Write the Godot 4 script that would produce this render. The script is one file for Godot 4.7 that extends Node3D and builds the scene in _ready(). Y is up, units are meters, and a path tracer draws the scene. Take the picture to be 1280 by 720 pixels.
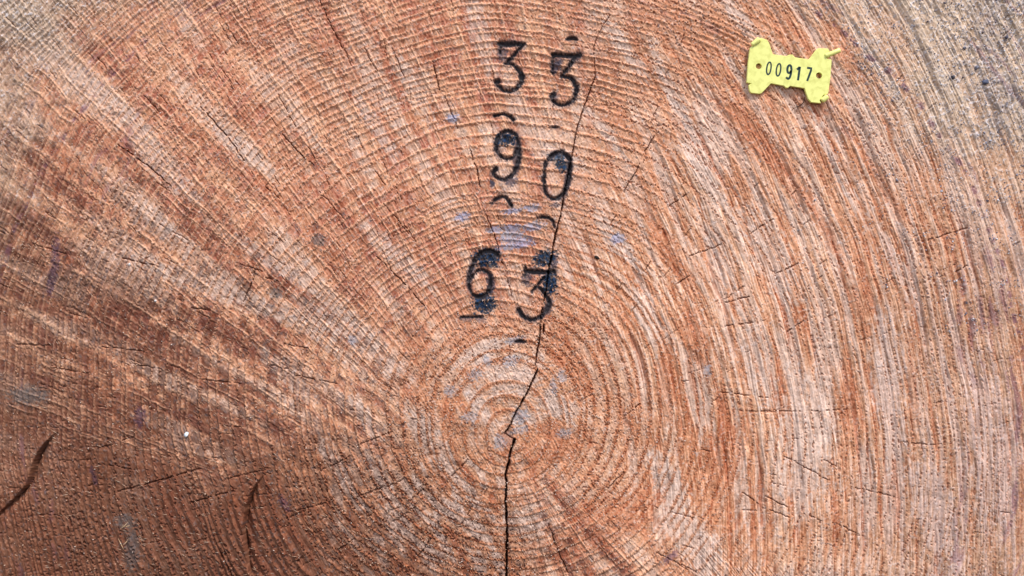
extends Node3D
# A close-up of the sawn end of a big conifer log: rings, saw marks, checks, stamped numbers, a yellow plastic tag.
# Lengths on the face are drafted in "u" (1 u = 0.375 mm); x right, y down, from the drafting origin in the upper left.

const U := 0.000375
const PITH := Vector2(635, 548)
const LIFT := 0.42               # height of the drafting point (640, 360) above the ground
const X0 := -16                  # finely built part of the face
const Y0 := -16
const NX := 1313
const NY := 753
const RIM := 905.0

var xs := PackedFloat32Array()
var ys := PackedFloat32Array()
var na := FastNoiseLite.new()
var nb := FastNoiseLite.new()
var nv := FastNoiseLite.new()
var ring_at := PackedFloat32Array()
var crack := PackedFloat32Array()     # depth of checks
var crack_id := PackedByteArray()
var ink := PackedFloat32Array()       # distance to the edge of the stamped strokes
var ink_id := PackedByteArray()
var smear := PackedFloat32Array()     # ink and chalk rubbed over the wood
var smear_kind := PackedByteArray()
var tone := PackedFloat32Array()      # pale and reddish streaks of the wood that can be told apart
var lips := PackedByteArray()         # where loose crumbs cling
var rows := []
var lock := Mutex.new()
var names := {}


func _ready() -> void:
	var cam := Camera3D.new()
	cam.name = "camera"
	cam.position = Vector3(0, LIFT, 0.40)
	cam.fov = rad_to_deg(2.0 * atan(360.0 * U / 0.40))
	cam.near = 0.01
	cam.far = 50.0
	add_child(cam)
	cam.current = true

	var env := Environment.new()
	var sky := Sky.new()
	var sm := ProceduralSkyMaterial.new()
	sm.sky_top_color = Color(0.78, 0.83, 0.90)
	sm.sky_horizon_color = Color(0.90, 0.92, 0.95)
	sm.sky_curve = 0.2
	sm.ground_bottom_color = Color(0.34, 0.30, 0.26)
	sm.ground_horizon_color = Color(0.45, 0.42, 0.38)
	sm.sun_angle_max = 1.0
	sky.sky_material = sm
	env.background_mode = Environment.BG_SKY
	env.sky = sky
	env.tonemap_mode = Environment.TONE_MAPPER_LINEAR
	env.tonemap_exposure = 1.6
	env.sdfgi_enabled = true
	env.ssao_enabled = true
	env.ssil_enabled = true
	var we := WorldEnvironment.new()
	we.name = "world_environment"
	we.environment = env
	add_child(we)

	var sun := DirectionalLight3D.new()
	sun.name = "sun"
	sun.light_color = Color(1.0, 0.97, 0.93)
	sun.light_energy = 0.72
	sun.light_angular_distance = 10.0
	sun.shadow_enabled = true
	add_child(sun)
	sun.look_at_from_position(Vector3(0.55, 1.3, 0.7), Vector3.ZERO)

	na.noise_type = FastNoiseLite.TYPE_PERLIN
	na.seed = 11
	nb.noise_type = FastNoiseLite.TYPE_PERLIN
	nb.seed = 47
	nv.noise_type = FastNoiseLite.TYPE_VALUE
	nv.seed = 5
	for n in [na, nb, nv]:
		n.frequency = 1.0
		n.fractal_type = FastNoiseLite.FRACTAL_NONE

	draft_rings()
	draft_cracks()
	draft_marks()
	build_log()
	build_tag()
	build_crumbs()


# ---------------------------------------------------------------- small helpers

func hash1(n: float) -> float:
	var s := sin(n * 12.9898) * 43758.5453
	return s - floor(s)


func face_point(x: float, y: float, h: float) -> Vector3:
	return Vector3((x - 640.0) * U, LIFT - (y - 360.0) * U, h * U)


func tag_meta(o: Node, label: String, category := "", group := "", kind := "") -> void:
	if label: o.set_meta("label", label)
	if category: o.set_meta("category", category)
	if group: o.set_meta("group", group)
	if kind: o.set_meta("kind", kind)


func called(base: String) -> String:
	var n: int = names.get(base, 0)
	names[base] = n + 1
	return base if n == 0 else "%s_%03d" % [base, n]


func mesh_part(base: String, m: Mesh, mat: Material, parent: Node) -> MeshInstance3D:
	var o := MeshInstance3D.new()
	o.name = base
	o.mesh = m
	if mat: o.material_override = mat
	parent.add_child(o, true)
	return o


# ---------------------------------------------------------------- drafting of the face

func draft_rings() -> void:
	# running count of growth rings at each distance from the pith
	var count := 0.0
	var edge := 0.0
	var k := 0
	ring_at.resize(1100)
	var at := 0
	while edge < 1099.0:
		var w := 12.5
		if edge > 170.0: w = lerpf(12.5, 12.5, clampf((edge - 170.0) / 130.0, 0, 1))
		if edge > 300.0: w = lerpf(12.5, 9.0, clampf((edge - 300.0) / 150.0, 0, 1))
		if edge > 450.0: w = lerpf(9.0, 6.2, clampf((edge - 450.0) / 180.0, 0, 1))
		w *= 0.45 + 1.1 * hash1(k + 3.7)
		var until := edge + w
		while at < 1100 and at < until:
			ring_at[at] = count + (at - edge) / w
			at += 1
		count += 1.0
		edge = until
		k += 1


func stroke(grid_depth: float, width: float, pts: Array, id: int, rough := 0.9, gaps := 0.0) -> void:
	# a check in the wood: a slit that wavers, opens and closes along its length
	var run := 0.0
	for s in pts.size() - 1:
		var a: Vector2 = pts[s]
		var b: Vector2 = pts[s + 1]
		var n := int(ceil(a.distance_to(b) / 0.6))
		var side := (b - a).normalized().orthogonal()
		for i in n + 1:
			var t := float(i) / n
			var far := run + t * a.distance_to(b)
			var p := a.lerp(b, t) + side * rough * (na.get_noise_2d(far / 9.0, a.x * 0.37 + a.y) + 0.6 * nb.get_noise_2d(far / 2.7, a.x))
			if gaps > 0.0 and na.get_noise_2d(far / 6.0 + 40.0, b.x * 0.61) < gaps - 0.45:
				continue
			var ends := 1.0
			if s == 0: ends = minf(ends, 0.35 + t * 2.0)
			if s == pts.size() - 2: ends = minf(ends, 0.35 + (1.0 - t) * 2.0)
			var w := width * ends * (0.85 + 1.1 * nb.get_noise_2d(far / 13.0, b.y) + 0.5 * na.get_noise_2d(far / 4.0, b.y))
			var reach := int(ceil(w + 1.0))
			for jy in range(-reach, reach + 1):
				for jx in range(-reach, reach + 1):
					var gx := int(round(p.x)) + jx - X0
					var gy := int(round(p.y)) + jy - Y0
					if gx < 0 or gy < 0 or gx >= NX or gy >= NY: continue
					var d := Vector2(gx + X0, gy + Y0).distance_to(p)
					var f := clampf(w + 0.55 - d, 0.0, 1.0)
					var at := gy * NX + gx
					if f * grid_depth > crack[at]:
						crack[at] = f * grid_depth
						if f > 0.3: crack_id[at] = maxi(id, crack_id[at])
		run += a.distance_to(b)


func draft_cracks() -> void:
	crack.resize(NX * NY)
	crack_id.resize(NX * NY)
	# the long crack through the pith and its branches
	stroke(24, 0.85, [Vector2(643.7, 549), Vector2(638.7, 562.5), Vector2(635, 582), Vector2(631, 596), Vector2(633, 602), Vector2(631.7, 625), Vector2(633, 640), Vector2(633.7, 670), Vector2(633, 705), Vector2(633, 740)], 1, 0.7)
	stroke(18, 0.5, [Vector2(672, 461), Vector2(666.7, 473), Vector2(657.8, 493), Vector2(647.8, 511), Vector2(636.7, 533), Vector2(631, 543)], 2, 0.8)
	stroke(14, 0.4, [Vector2(681.5, 368), Vector2(676, 398), Vector2(674.8, 420), Vector2(672, 438), Vector2(669, 457)], 2, 0.8, 0.12)
	stroke(14, 0.35, [Vector2(680, 405), Vector2(678.5, 417)], 2)
	stroke(16, 0.4, [Vector2(704, 248), Vector2(700.5, 270), Vector2(694.7, 292.5), Vector2(686.4, 332.6), Vector2(682, 368)], 3, 0.7)
	stroke(12, 0.15, [Vector2(744, 95.6), Vector2(736, 117.5), Vector2(728.4, 139.4), Vector2(721, 161), Vector2(714, 198), Vector2(703, 252)], 3, 0.7)
	stroke(8, 0.0, [Vector2(762, 20), Vector2(748, 42.5), Vector2(741.7, 61), Vector2(744, 95)], 3, 0.7, 0.1)
	stroke(9, 0.15, [Vector2(631, 543), Vector2(637, 546), Vector2(643, 550)], 2, 1.0)
	# longer checks that can be followed in the picture
	var long := [
		[686, 655, 692.5, 675, 702.5, 700, 710, 716], [252, 134, 285, 171, 306, 201], [148, 181, 184, 206, 215, 233], [353, 168, 372, 190, 392, 207], [400, 0, 414, 32, 430, 64],
		[348, 118, 369, 158], [282, 30, 297, 54], [541, 77, 546, 97, 549, 112], [588, 188, 596, 212, 601, 234], [556, 120, 572, 160], [490, 60, 505, 95], [141, 319, 170, 327, 199, 333], [10, 430, 60, 433],
		[125, 434, 176, 439], [138, 618, 190, 604, 249, 587], [235, 631, 262, 622, 293, 614], [304, 594, 331, 588], [193, 663, 206, 657], [240, 680, 274, 668], [305, 594, 280, 600], [150, 552, 168, 546], [140, 556, 118, 562],
		[400, 240, 432, 275], [455, 60, 472, 90], [505, 280, 520, 302], [471, 320, 506, 355, 530, 382], [480, 255, 512, 292], [548, 290, 565, 320], [605, 262, 620, 300, 640, 370], [620, 262, 628, 290],
		[470, 215, 482, 232], [310, 640, 330, 634], [836, 258, 858, 243], [940, 291, 968, 273], [972, 341, 998, 329], [902, 380, 945, 368], [845, 355, 862, 345], [862, 320, 905, 305], [780, 240, 800, 205], [806, 190, 818, 170],
		[905, 408, 960, 400], [985, 415, 1005, 400], [980, 570, 1035, 600], [955, 620, 985, 634], [1005, 642, 1030, 652], [1050, 656, 1070, 666], [926, 614, 948, 630], [962, 637, 985, 646], [928, 514, 1000, 514], [1010, 514, 1060, 512],
		[1030, 575, 1045, 583], [780, 520, 800, 505], [760, 610, 780, 590], [820, 690, 870, 715], [900, 490, 960, 497], [1130, 552, 1160, 556], [1070, 610, 1120, 622], [1160, 300, 1210, 285], [1195, 340, 1210, 332],
		[440, 560, 490, 540], [400, 590, 440, 570], [440, 625, 505, 600], [480, 660, 520, 635], [500, 640, 530, 610], [560, 600, 585, 575], [575, 660, 590, 635], [520, 700, 545, 665], [370, 640, 410, 630], [420, 690, 450, 670],
		[345, 655, 380, 640], [330, 455, 360, 462], [250, 475, 300, 480], [160, 455, 200, 462], [355, 430, 385, 436], [330, 346, 350, 352], [319, 337, 316, 350, 303, 377], [40, 305, 85, 318], [370, 470, 420, 480],
		[238, 385, 262, 388], [60, 460, 110, 468], [300, 330, 330, 340], [200, 280, 235, 300], [180, 120, 200, 140], [330, 232, 350, 248],
	]
	for l in long:
		var pts := []
		for i in range(0, l.size(), 2): pts.append(Vector2(l[i], l[i + 1]))
		var deep: float = 7.0 if l.size() > 4 else 5.5
		stroke(deep * 1.4, 0.22 if l.size() > 4 else 0.12, pts, 0, 1.1, 0.16)
	# the many short ones, all along the rays
	var rng := RandomNumberGenerator.new()
	rng.seed = 77
	for k in 1300:
		var p := Vector2(rng.randf_range(-10, 1290), rng.randf_range(-10, 730))
		var d := p - PITH
		var r := d.length()
		if r < 40: continue
		var left := p.x < 520
		var keep := 0.7 if left else 0.2
		if p.x > 1000 and p.y < 300: keep = 0.12
		if p.x < 240 and p.y < 200: keep = 0.4
		if rng.randf() > keep: continue
		var dir := d.normalized().rotated(rng.randfn(0.0, 0.10) + (0.12 if left else -0.08))
		var len := rng.randf_range(6, 18) + (rng.randf_range(0, 24) if rng.randf() < 0.25 else 0.0)
		stroke(rng.randf_range(3.0, 7.0), rng.randf_range(-0.1, 0.12), [p, p + dir * len], 0, 1.2, 0.18)


func spline(pts: Array) -> Array:
	var out := []
	for i in pts.size() - 1:
		var p0: Vector3 = pts[maxi(i - 1, 0)]
		var p1: Vector3 = pts[i]
		var p2: Vector3 = pts[i + 1]
		var p3: Vector3 = pts[mini(i + 2, pts.size() - 1)]
		for k in 6:
			out.append(p1.cubic_interpolate(p2, p0, p3, k / 6.0))
	out.append(pts[-1])
	return out


func pen(id: int, flat: Array, curved := true) -> void:
	# one stamped stroke; triples x, y, half width
	var pts := []
	for i in range(0, flat.size(), 3): pts.append(Vector3(flat[i], flat[i + 1], flat[i + 2]))
	if curved: pts = spline(pts)
	for s in pts.size() - 1:
		var a: Vector3 = pts[s]
		var b: Vector3 = pts[s + 1]
		var m := 9.0
		for gy in range(int(minf(a.y, b.y) - m) - Y0, int(maxf(a.y, b.y) + m) - Y0 + 1):
			for gx in range(int(minf(a.x, b.x) - m) - X0, int(maxf(a.x, b.x) + m) - X0 + 1):
				if gx < 0 or gy < 0 or gx >= NX or gy >= NY: continue
				var p := Vector2(gx + X0, gy + Y0)
				var ab := Vector2(b.x - a.x, b.y - a.y)
				var t := clampf((p - Vector2(a.x, a.y)).dot(ab) / maxf(ab.length_squared(), 0.001), 0, 1)
				var d := p.distance_to(Vector2(a.x, a.y) + ab * t) - lerpf(a.z, b.z, t) - 0.15
				var at := gy * NX + gx
				if d < ink[at]:
					ink[at] = d
					ink_id[at] = id


func rub(kind: int, cx: float, cy: float, rx: float, ry: float, turn: float, strength: float) -> void:
	if kind == 2:
		rx *= 1.15
		ry *= 1.15
	var m := maxf(rx, ry) * 1.5 + 3.0
	for gy in range(int(cy - m) - Y0, int(cy + m) - Y0 + 1):
		for gx in range(int(cx - m) - X0, int(cx + m) - X0 + 1):
			if gx < 0 or gy < 0 or gx >= NX or gy >= NY: continue
			var p := Vector2(gx + X0 - cx, gy + Y0 - cy).rotated(-deg_to_rad(turn))
			var e := Vector2(p.x / rx, p.y / ry).length() + 0.55 * na.get_noise_2d((gx + X0) / 5.0, (gy + Y0) / 3.0) + 0.5 * nb.get_noise_2d((gx + X0) / 2.0, (gy + Y0) / 2.0)
			var f := clampf((1.25 - e) * 3.0, 0, 1) * strength
			var at := gy * NX + gx
			if f > smear[at]:
				smear[at] = f
				smear_kind[at] = kind


const PALE := [
	[640, 470, 44, 26, -20], [700, 505, 30, 12, 30], [655, 525, 30, 9, -10], [600, 440, 40, 14, -30], [600, 510, 40, 10, 60], [297, 182, 55, 9, 40], [205, 212, 58, 15, 42], [195, 274, 45, 10, 38], [268, 361, 112, 13, 22], [335, 325, 62, 9, 35], [498, 322, 62, 12, 42], [450, 425, 75, 15, 42], [514, 108, 50, 12, 62], [600, 40, 60, 14, 74], [470, 160, 60, 9, 58],
	[358, 470, 58, 12, 45], [424, 590, 62, 10, 60], [536, 545, 55, 13, 55], [482, 610, 42, 10, 60], [560, 640, 52, 9, 38], [500, 660, 40, 9, 50], [455, 520, 40, 9, 62], [570, 600, 40, 8, 40], [395, 395, 40, 12, 40], [120, 110, 70, 16, 40], [40, 40, 70, 30, 40],
	[845, 125, 78, 8, 62], [905, 330, 80, 9, 68], [1055, 225, 78, 7, 64], [960, 315, 80, 24, 62], [752, 160, 42, 8, 48], [700, 195, 30, 10, 30], [1005, 555, 85, 40, 86], [835, 600, 48, 15, 58], [812, 402, 50, 14, 62], [692, 512, 28, 8, 30], [660, 655, 34, 20, 0],
	[870, 680, 50, 22, 60], [1110, 470, 90, 22, 84], [1235, 560, 110, 26, 88], [1170, 640, 80, 24, 70], [940, 450, 60, 16, 76], [770, 300, 50, 10, 50], [880, 220, 50, 10, 56], [1120, 330, 70, 9, 66], [780, 60, 50, 10, 55], [930, 30, 60, 10, 50],
]
const RED := [
	[1035, 290, 62, 9, 62], [985, 222, 55, 13, 55], [1078, 395, 50, 9, 75], [1057, 510, 80, 6, 90], [905, 570, 45, 26, 100], [750, 655, 75, 32, -28], [712, 450, 52, 16, 62], [840, 320, 62, 12, 58], [90, 215, 60, 26, 50], [940, 170, 70, 16, 48], [1010, 120, 40, 18, 50],
	[870, 420, 50, 12, 74], [830, 480, 60, 12, 88], [1140, 500, 110, 8, 90], [350, 250, 80, 12, 45], [240, 150, 50, 12, 45], [400, 120, 60, 14, 50], [580, 300, 40, 12, 20], [520, 420, 30, 14, 60], [340, 640, 70, 30, 60], [200, 600, 80, 26, 70], [700, 560, 40, 18, -30], [1110, 240, 60, 8, 60], [130, 480, 70, 40, 70],
]


func streak(t: Array, sign_of: float) -> void:
	var m: float = t[2] * 1.4 + 4.0
	for gy in range(int(t[1] - m) - Y0, int(t[1] + m) - Y0 + 1):
		for gx in range(int(t[0] - m) - X0, int(t[0] + m) - X0 + 1):
			if gx < 0 or gy < 0 or gx >= NX or gy >= NY: continue
			var p := Vector2(gx + X0 - t[0], gy + Y0 - t[1]).rotated(-deg_to_rad(t[4]))
			var e := Vector2(p.x / t[2], p.y / t[3]).length()
			if e > 1.4: continue
			e += 0.5 * na.get_noise_2d(p.x / 22.0 + t[0], p.y / 3.0) + 0.35 * nb.get_noise_2d(p.x / 7.0, p.y / 5.0 + t[1])
			tone[gy * NX + gx] += sign_of * clampf((1.15 - e) * 2.2, 0, 1)


func draft_marks() -> void:
	ink.resize(NX * NY)
	ink.fill(99.0)
	ink_id.resize(NX * NY)
	smear.resize(NX * NY)
	smear_kind.resize(NX * NY)
	tone.resize(NX * NY)
	for t in PALE: streak(t, 1.15)
	for t in RED: streak(t, -0.55)
	# upper left 3
	pen(1, [625, 53.5, 2.6, 634, 54.5, 3.2, 645, 55, 2.2, 655.8, 55.2, 1.3], false)
	pen(1, [654.5, 55.5, 1.6, 643, 68, 1.5, 633, 79, 1.8], false)
	pen(1, [625.4, 55, 1.0, 624.8, 66, 0.7], false)
	pen(1, [633, 79, 1.6, 642.5, 81.5, 1.8, 649.5, 89.4, 2.3, 652, 98, 2.9, 648.8, 107, 2.3, 639.4, 113.8, 1.7, 628.4, 111.6, 1.7, 621.6, 105, 1.9, 622, 101, 3.2])
	rub(1, 628, 67, 5.5, 8.5, 10, 0.6)
	rub(1, 640, 54, 12, 3, 0, 0.5)
	# upper right 3
	pen(2, [691.2, 68.6, 2.3, 708, 70, 2.2, 725.5, 69.2, 2.0], false)
	pen(2, [718.5, 72, 2.2, 711, 84, 1.7, 702, 95.6, 1.9], false)
	pen(2, [691.6, 69, 1.2, 690.6, 82, 1.0, 691, 92, 0.6], false)
	pen(2, [702, 95.6, 1.5, 712.8, 97, 2.0, 719.8, 106.6, 2.4, 720, 117.5, 2.0, 714.4, 126.8, 1.7, 703.4, 131.2, 1.6, 693, 127.2, 1.7, 690, 121, 2.0, 692.5, 117.5, 2.8])
	rub(1, 696, 82, 6, 9, 20, 0.8)
	rub(1, 718, 75, 8, 4, 15, 0.45)
	rub(1, 694, 121, 4, 5, 0, 0.5)
	# 9
	pen(3, [648, 181.5, 1.8, 645, 169.8, 1.9, 633.8, 163.8, 1.7, 623, 171.2, 1.7, 619.8, 185, 1.9, 625.7, 195, 1.5, 636, 198.6, 1.5, 644, 193.4, 1.5, 648, 181.5, 1.8])
	pen(3, [648, 181.5, 2.2, 648.4, 198, 2.2, 643, 215, 1.9, 632.5, 224.6, 1.8, 622, 223, 1.8, 616.4, 217, 2.0, 620, 211, 2.2])
	rub(2, 634, 174, 9.5, 7, 5, 1.0)
	rub(2, 622, 177, 3, 8, 5, 0.9)
	rub(1, 646, 194, 4, 22, 4, 0.6)
	rub(1, 640, 228, 8, 4, -25, 0.6)
	rub(1, 615, 229.5, 3, 4, 0, 0.9)
	rub(1, 630, 238, 5, 4, 0, 0.25)
	# 0
	pen(4, [701.5, 189.6, 2.0, 710.4, 197, 2.2, 712.2, 209, 2.4, 708.6, 232, 2.6, 702, 245, 2.2, 691.8, 248.8, 1.7, 682.4, 242.4, 1.5, 680, 226, 1.5, 681.4, 208, 1.5, 688.6, 195.4, 1.6, 701.5, 189.6, 2.0])
	rub(2, 697, 196, 9, 4.5, 0, 0.85)
	rub(2, 702, 207, 6, 6.5, 0, 0.95)
	rub(1, 709, 224, 3.5, 20, 8, 0.6)
	rub(1, 694, 257, 6, 2.6, -10, 0.5)
	# 6
	pen(5, [621.5, 318.5, 2.0, 611, 313.4, 2.2, 598.4, 319, 2.2, 590, 333, 1.8, 585.4, 351.5, 1.6, 588.8, 365.4, 1.6, 599, 371.6, 1.7, 609.4, 365.4, 1.7, 613, 351.5, 1.7, 610.6, 341.4, 1.6, 602.6, 338, 1.5, 593.4, 341.6, 1.5, 587, 352, 1.3])
	rub(2, 608, 322, 13.5, 8.5, -12, 1.0)
	rub(2, 616, 331, 5, 3, 0, 0.9)
	rub(2, 605, 379, 11.5, 10, -10, 1.0)
	rub(1, 614, 356, 4, 12, 0, 0.8)
	rub(1, 611, 349, 3.5, 4, 0, 0.7)
	rub(1, 588, 342, 4, 12, 14, 0.6)
	# lower 3
	pen(6, [656.5, 339.6, 2.3, 668, 340.2, 2.6, 680, 340.6, 2.0, 692, 340, 2.4], false)
	pen(6, [656.8, 335, 1.0, 656.2, 345, 0.8], false)
	pen(6, [680.5, 346.8, 1.0, 672, 356.5, 1.1, 665, 364.5, 1.0], false)
	pen(6, [672, 358, 1.0, 680, 366.6, 1.2, 686, 379, 2.6, 680, 392.4, 2.4, 665.6, 400, 1.8, 653.6, 395.4, 1.9, 648.6, 387.6, 2.3])
	rub(2, 681, 323, 12, 7.5, -20, 0.9)
	rub(1, 693, 327, 3.5, 10, 8, 0.7)
	rub(2, 687, 353, 8, 12, 8, 1.0)
	rub(1, 659, 350, 5.5, 6.5, -20, 0.7)
	rub(1, 685, 384, 4.5, 11, 20, 0.55)
	# edges of the stamp that also touched the wood
	pen(7, [709, 49.4, 1.0, 715, 48.6, 2.0, 721, 50.4, 1.0])
	pen(8, [617.6, 144.8, 1.2, 628.6, 142.2, 1.5, 637.3, 144.8, 1.6, 641.4, 150.4, 1.6])
	pen(9, [691, 159, 0.9, 698, 158.8, 0.9])
	pen(10, [615.4, 254, 1.4, 621.8, 247.9, 1.7, 631.5, 247, 1.5, 639, 256.8, 1.6])
	pen(11, [671.5, 273.4, 1.0, 681.7, 271.8, 1.4, 690.6, 276, 1.1, 693, 284.8, 0.7])
	pen(12, [577, 396.6, 1.1, 590, 397, 1.0, 602, 396, 1.2], false)
	pen(13, [645, 427.4, 0.9, 651, 426.6, 1.6, 656.6, 428, 0.9])
	rub(1, 583, 399, 7, 3, 0, 0.4)
	rub(1, 600, 399, 8, 3, 20, 0.35)
	# pale blue and violet chalk
	for c in [[640, 264, 12, 3], [665, 260, 10, 4.5], [578, 271, 9, 5], [618, 287, 9, 3.5], [640, 285, 14, 4], [666, 283, 14, 5], [640, 295, 15, 9], [652, 302, 14, 6], [641, 308, 24, 3.5], [1020 - 248, 298, 9, 6], [566, 147, 8, 5]]:
		rub(3, c[0], c[1], c[2], c[3], -7, 0.8)
	for c in [[563, 489, 8, 6], [594, 468, 9, 6], [609, 452, 5, 6], [638, 451, 9, 6], [702, 471, 6, 7], [692, 483, 4, 9], [587, 521, 8, 6], [624, 553, 7, 8], [651, 520, 9, 9], [650, 538, 12, 4], [705, 541, 9, 5], [643, 425, 12, 4], [884, 463, 4, 7], [440, 425, 6, 6]]:
		rub(4, c[0], c[1], c[2], c[3], -12, 0.62)
	for c in [[354, 631, 4, 11, -28], [838, 696, 11, 4, -38], [172, 522, 6, 12, 0], [112, 596, 3, 14, -16], [68, 320, 5, 22, 4], [62, 350, 5, 20, 10]]:
		rub(5, c[0], c[1], c[2], c[3], c[4], 0.5)
	for c in [[152, 655, 12, 9], [160, 690, 9, 24], [30, 495, 24, 10], [400, 300, 8, 7], [345, 366, 7, 6]]:
		rub(6, c[0], c[1], c[2], c[3], 0, 0.6)


# ---------------------------------------------------------------- the wood, point by point

func ledge(x: float, y: float, pts: Array, wide: float, high: float) -> float:
	# a torn step in the sawn surface: a sharp wall on its left, a slope that climbs back on its right
	if y < pts[0].y or y > pts[-1].y: return 0.0
	for i in pts.size() - 1:
		if y <= pts[i + 1].y:
			var t: float = (y - pts[i].y) / (pts[i + 1].y - pts[i].y)
			var ex: float = lerpf(pts[i].x, pts[i + 1].x, t) + 0.5 * na.get_noise_2d(y / 9.0, 3.0)
			var d := x - ex
			var run: float = (y - pts[0].y) / (pts[-1].y - pts[0].y)
			var taper := smoothstep(0.0, 0.3, run) * (1.0 - 0.6 * smoothstep(0.6, 1.0, run))
			if d < -3.0 * wide or d > wide: return 0.0
			if d < 0.0: return high * 0.5 * taper * (1.0 + d / (3.0 * wide))
			if d < 1.2: return lerpf(high * 0.5, -high * 1.7, d / 1.2) * taper
			if d < 3.0: return -high * taper * lerpf(1.7, 1.0, (d - 1.2) / 1.8)
			return -high * taper * pow(1.0 - (d - 3.0) / (wide - 3.0), 1.3)
	return 0.0

var ledge_a := [Vector2(334, 590), Vector2(325, 597.5), Vector2(317.5, 607), Vector2(311, 619), Vector2(306, 634), Vector2(302, 661), Vector2(304, 686), Vector2(310, 720)]
var ledge_b := [Vector2(72, 538), Vector2(60, 546), Vector2(49, 557), Vector2(41, 569), Vector2(35, 583), Vector2(31, 598), Vector2(27, 609), Vector2(14, 623), Vector2(-12, 648)]


func wood(x: float, y: float, fine: bool, at: int, out: PackedFloat32Array) -> void:
	# writes height, red, green, blue, roughness, share of sapwood
	var dx := x - PITH.x
	var dy := y - PITH.y
	var r := sqrt(dx * dx + dy * dy) + 0.001
	var th := atan2(dx, -dy)
	var ct := -dy / r
	var deg := rad_to_deg(th)
	var w1 := na.get_noise_2d(x / 170.0, y / 170.0)
	var w2 := nb.get_noise_2d(x / 46.0, y / 46.0)
	var w3 := na.get_noise_2d(x / 15.0 + 50.0, y / 15.0)
	var near := clampf(r / 90.0, 0.0, 1.0)
	var egg := lerpf(0.24, 0.08, smoothstep(110.0, 330.0, r)) * (1.0 - 0.6 * smoothstep(330.0, 560.0, r))
	var right := smoothstep(0.0, 40.0, deg)
	var slow := nb.get_noise_2d(x / 290.0 + 5.0, y / 290.0)
	var R := r * (1.0 - egg * ct) + near * (lerpf(w1 * 16.0, slow * 16.0, right) + w2 * lerpf(2.8, 1.5, right) + w3 * 0.8)
	R = clampf(R, 0.0, 1090.0)
	var ri := int(R)
	var q := lerpf(ring_at[ri], ring_at[ri + 1], R - ri)
	var id := floorf(q)
	var p := q - id
	var rk := hash1(id)
	var wr := 12.0 / maxf(ring_at[mini(ri + 6, 1099)] - ring_at[maxi(ri - 6, 0)], 0.3)
	var g1 := nv.get_noise_2d(x / 1.5 + 0.21 * y, y / 1.5 - 0.17 * x)           # grain of crumbs
	var g2 := na.get_noise_2d(x / 3.1 + 31.0, y / 3.7)
	var g3 := nb.get_noise_2d(x / 7.0, y / 7.0 + 11.0)
	var broad := nb.get_noise_2d(x / 75.0 + 9.0, y / 75.0)
	# where the saw left which kind of surface
	var hatch := smoothstep(-103.0, -86.0, deg + broad * 12.0) * (1.0 - smoothstep(2.0, 30.0, deg)) * smoothstep(100.0, 190.0, r)
	var low := smoothstep(118.0, 130.0, deg + broad * 14.0) * (1.0 - smoothstep(162.0, 176.0, deg)) * smoothstep(45.0, 80.0, r)
	hatch = maxf(hatch, low * (1.0 - smoothstep(250.0, 330.0, r + broad * 50.0)))
	var sheared := smoothstep(8.0, 40.0, deg + broad * 20.0) * (1.0 - smoothstep(118.0, 132.0, deg)) * smoothstep(90.0, 200.0, r)
	var feather := smoothstep(113.0, 121.0, deg + w2 * 6.0) * (1.0 - smoothstep(128.0, 142.0, deg + w2 * 8.0)) * smoothstep(230.0, 320.0, r)
	var smoothed := (1.0 - smoothstep(-118.0, -88.0, deg + broad * 14.0)) * smoothstep(25.0, 90.0, r)
	var groove := smoothed * smoothstep(230.0, 340.0, r + broad * 60.0)
	var core := 1.0 - smoothstep(90.0, 230.0, r + broad * 60.0)
	var tl := th * minf(r, 420.0)
	# threads left by the saw teeth, fanning out to the upper left
	var psi := atan2(y - 830.0, x - 850.0)
	var rho := sqrt((x - 850.0) ** 2 + (y - 830.0) ** 2)
	if low > 0.5:
		psi = th * 0.35
		rho = r
	var s := psi * 640.0 + w2 * 2.2 + w3 * 0.8
	var sl := s / 12.5 + 1.3 * na.get_noise_2d(s / 34.0, 9.0)
	var line := floorf(sl)
	var off := absf(sl - line - 0.5 - 0.5 * (hash1(line + 0.3) - 0.5)) * 12.0
	var thread := (1.0 - smoothstep(0.35, 1.35, off + 0.6 * g1)) * smoothstep(-0.12, 0.3, na.get_noise_2d(line * 7.3, rho / 55.0) + 0.7 * (hash1(line + 9.1) - 0.5))
	var s2 := atan2(y - 760.0, x - 740.0) * 560.0 + w3 * 1.4
	if low > 0.5: s2 = s * 1.05 + 3.0
	var sl2 := s2 / 5.2
	var line2 := floorf(sl2)
	var off2 := absf(sl2 - line2 - 0.5) * 5.2
	var thread_f := (1.0 - smoothstep(0.3, 1.3, off2 + 0.4 * g1)) * smoothstep(-0.1, 0.3, nb.get_noise_2d(line2 * 5.7, rho / 24.0))
	var band := smoothstep(0.06, 0.36, nb.get_noise_2d(s / 25.0 + 3.0, rho / 190.0) + 0.15 * w3)
	var fan := 0.4 * na.get_noise_2d(s / 30.0 + 60.0, rho / 330.0) + 0.5 * nb.get_noise_2d(s / 12.0, rho / 150.0)
	# sheared streaks on the right: arcs of the saw bar, and partly the rings themselves
	var sweep_x := x + 110.0
	var sweep_y := y - 690.0
	var R2 := sqrt(sweep_x * sweep_x + sweep_y * sweep_y) + w2 * 2.0
	var tl2 := atan2(sweep_y, sweep_x) * 1100.0
	var fine_streak := nb.get_noise_2d(R2 / 1.7, tl2 / 38.0)
	var inner := 1.0 - smoothstep(190.0, 340.0, r + broad * 60.0)
	var mid_streak := lerpf(0.85, 0.3, inner) * na.get_noise_2d(R2 / 6.0 + 70.0, tl2 / 120.0) + lerpf(0.35, 0.8, inner) * na.get_noise_2d(R / 5.0 + 170.0, tl / 110.0)
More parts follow.
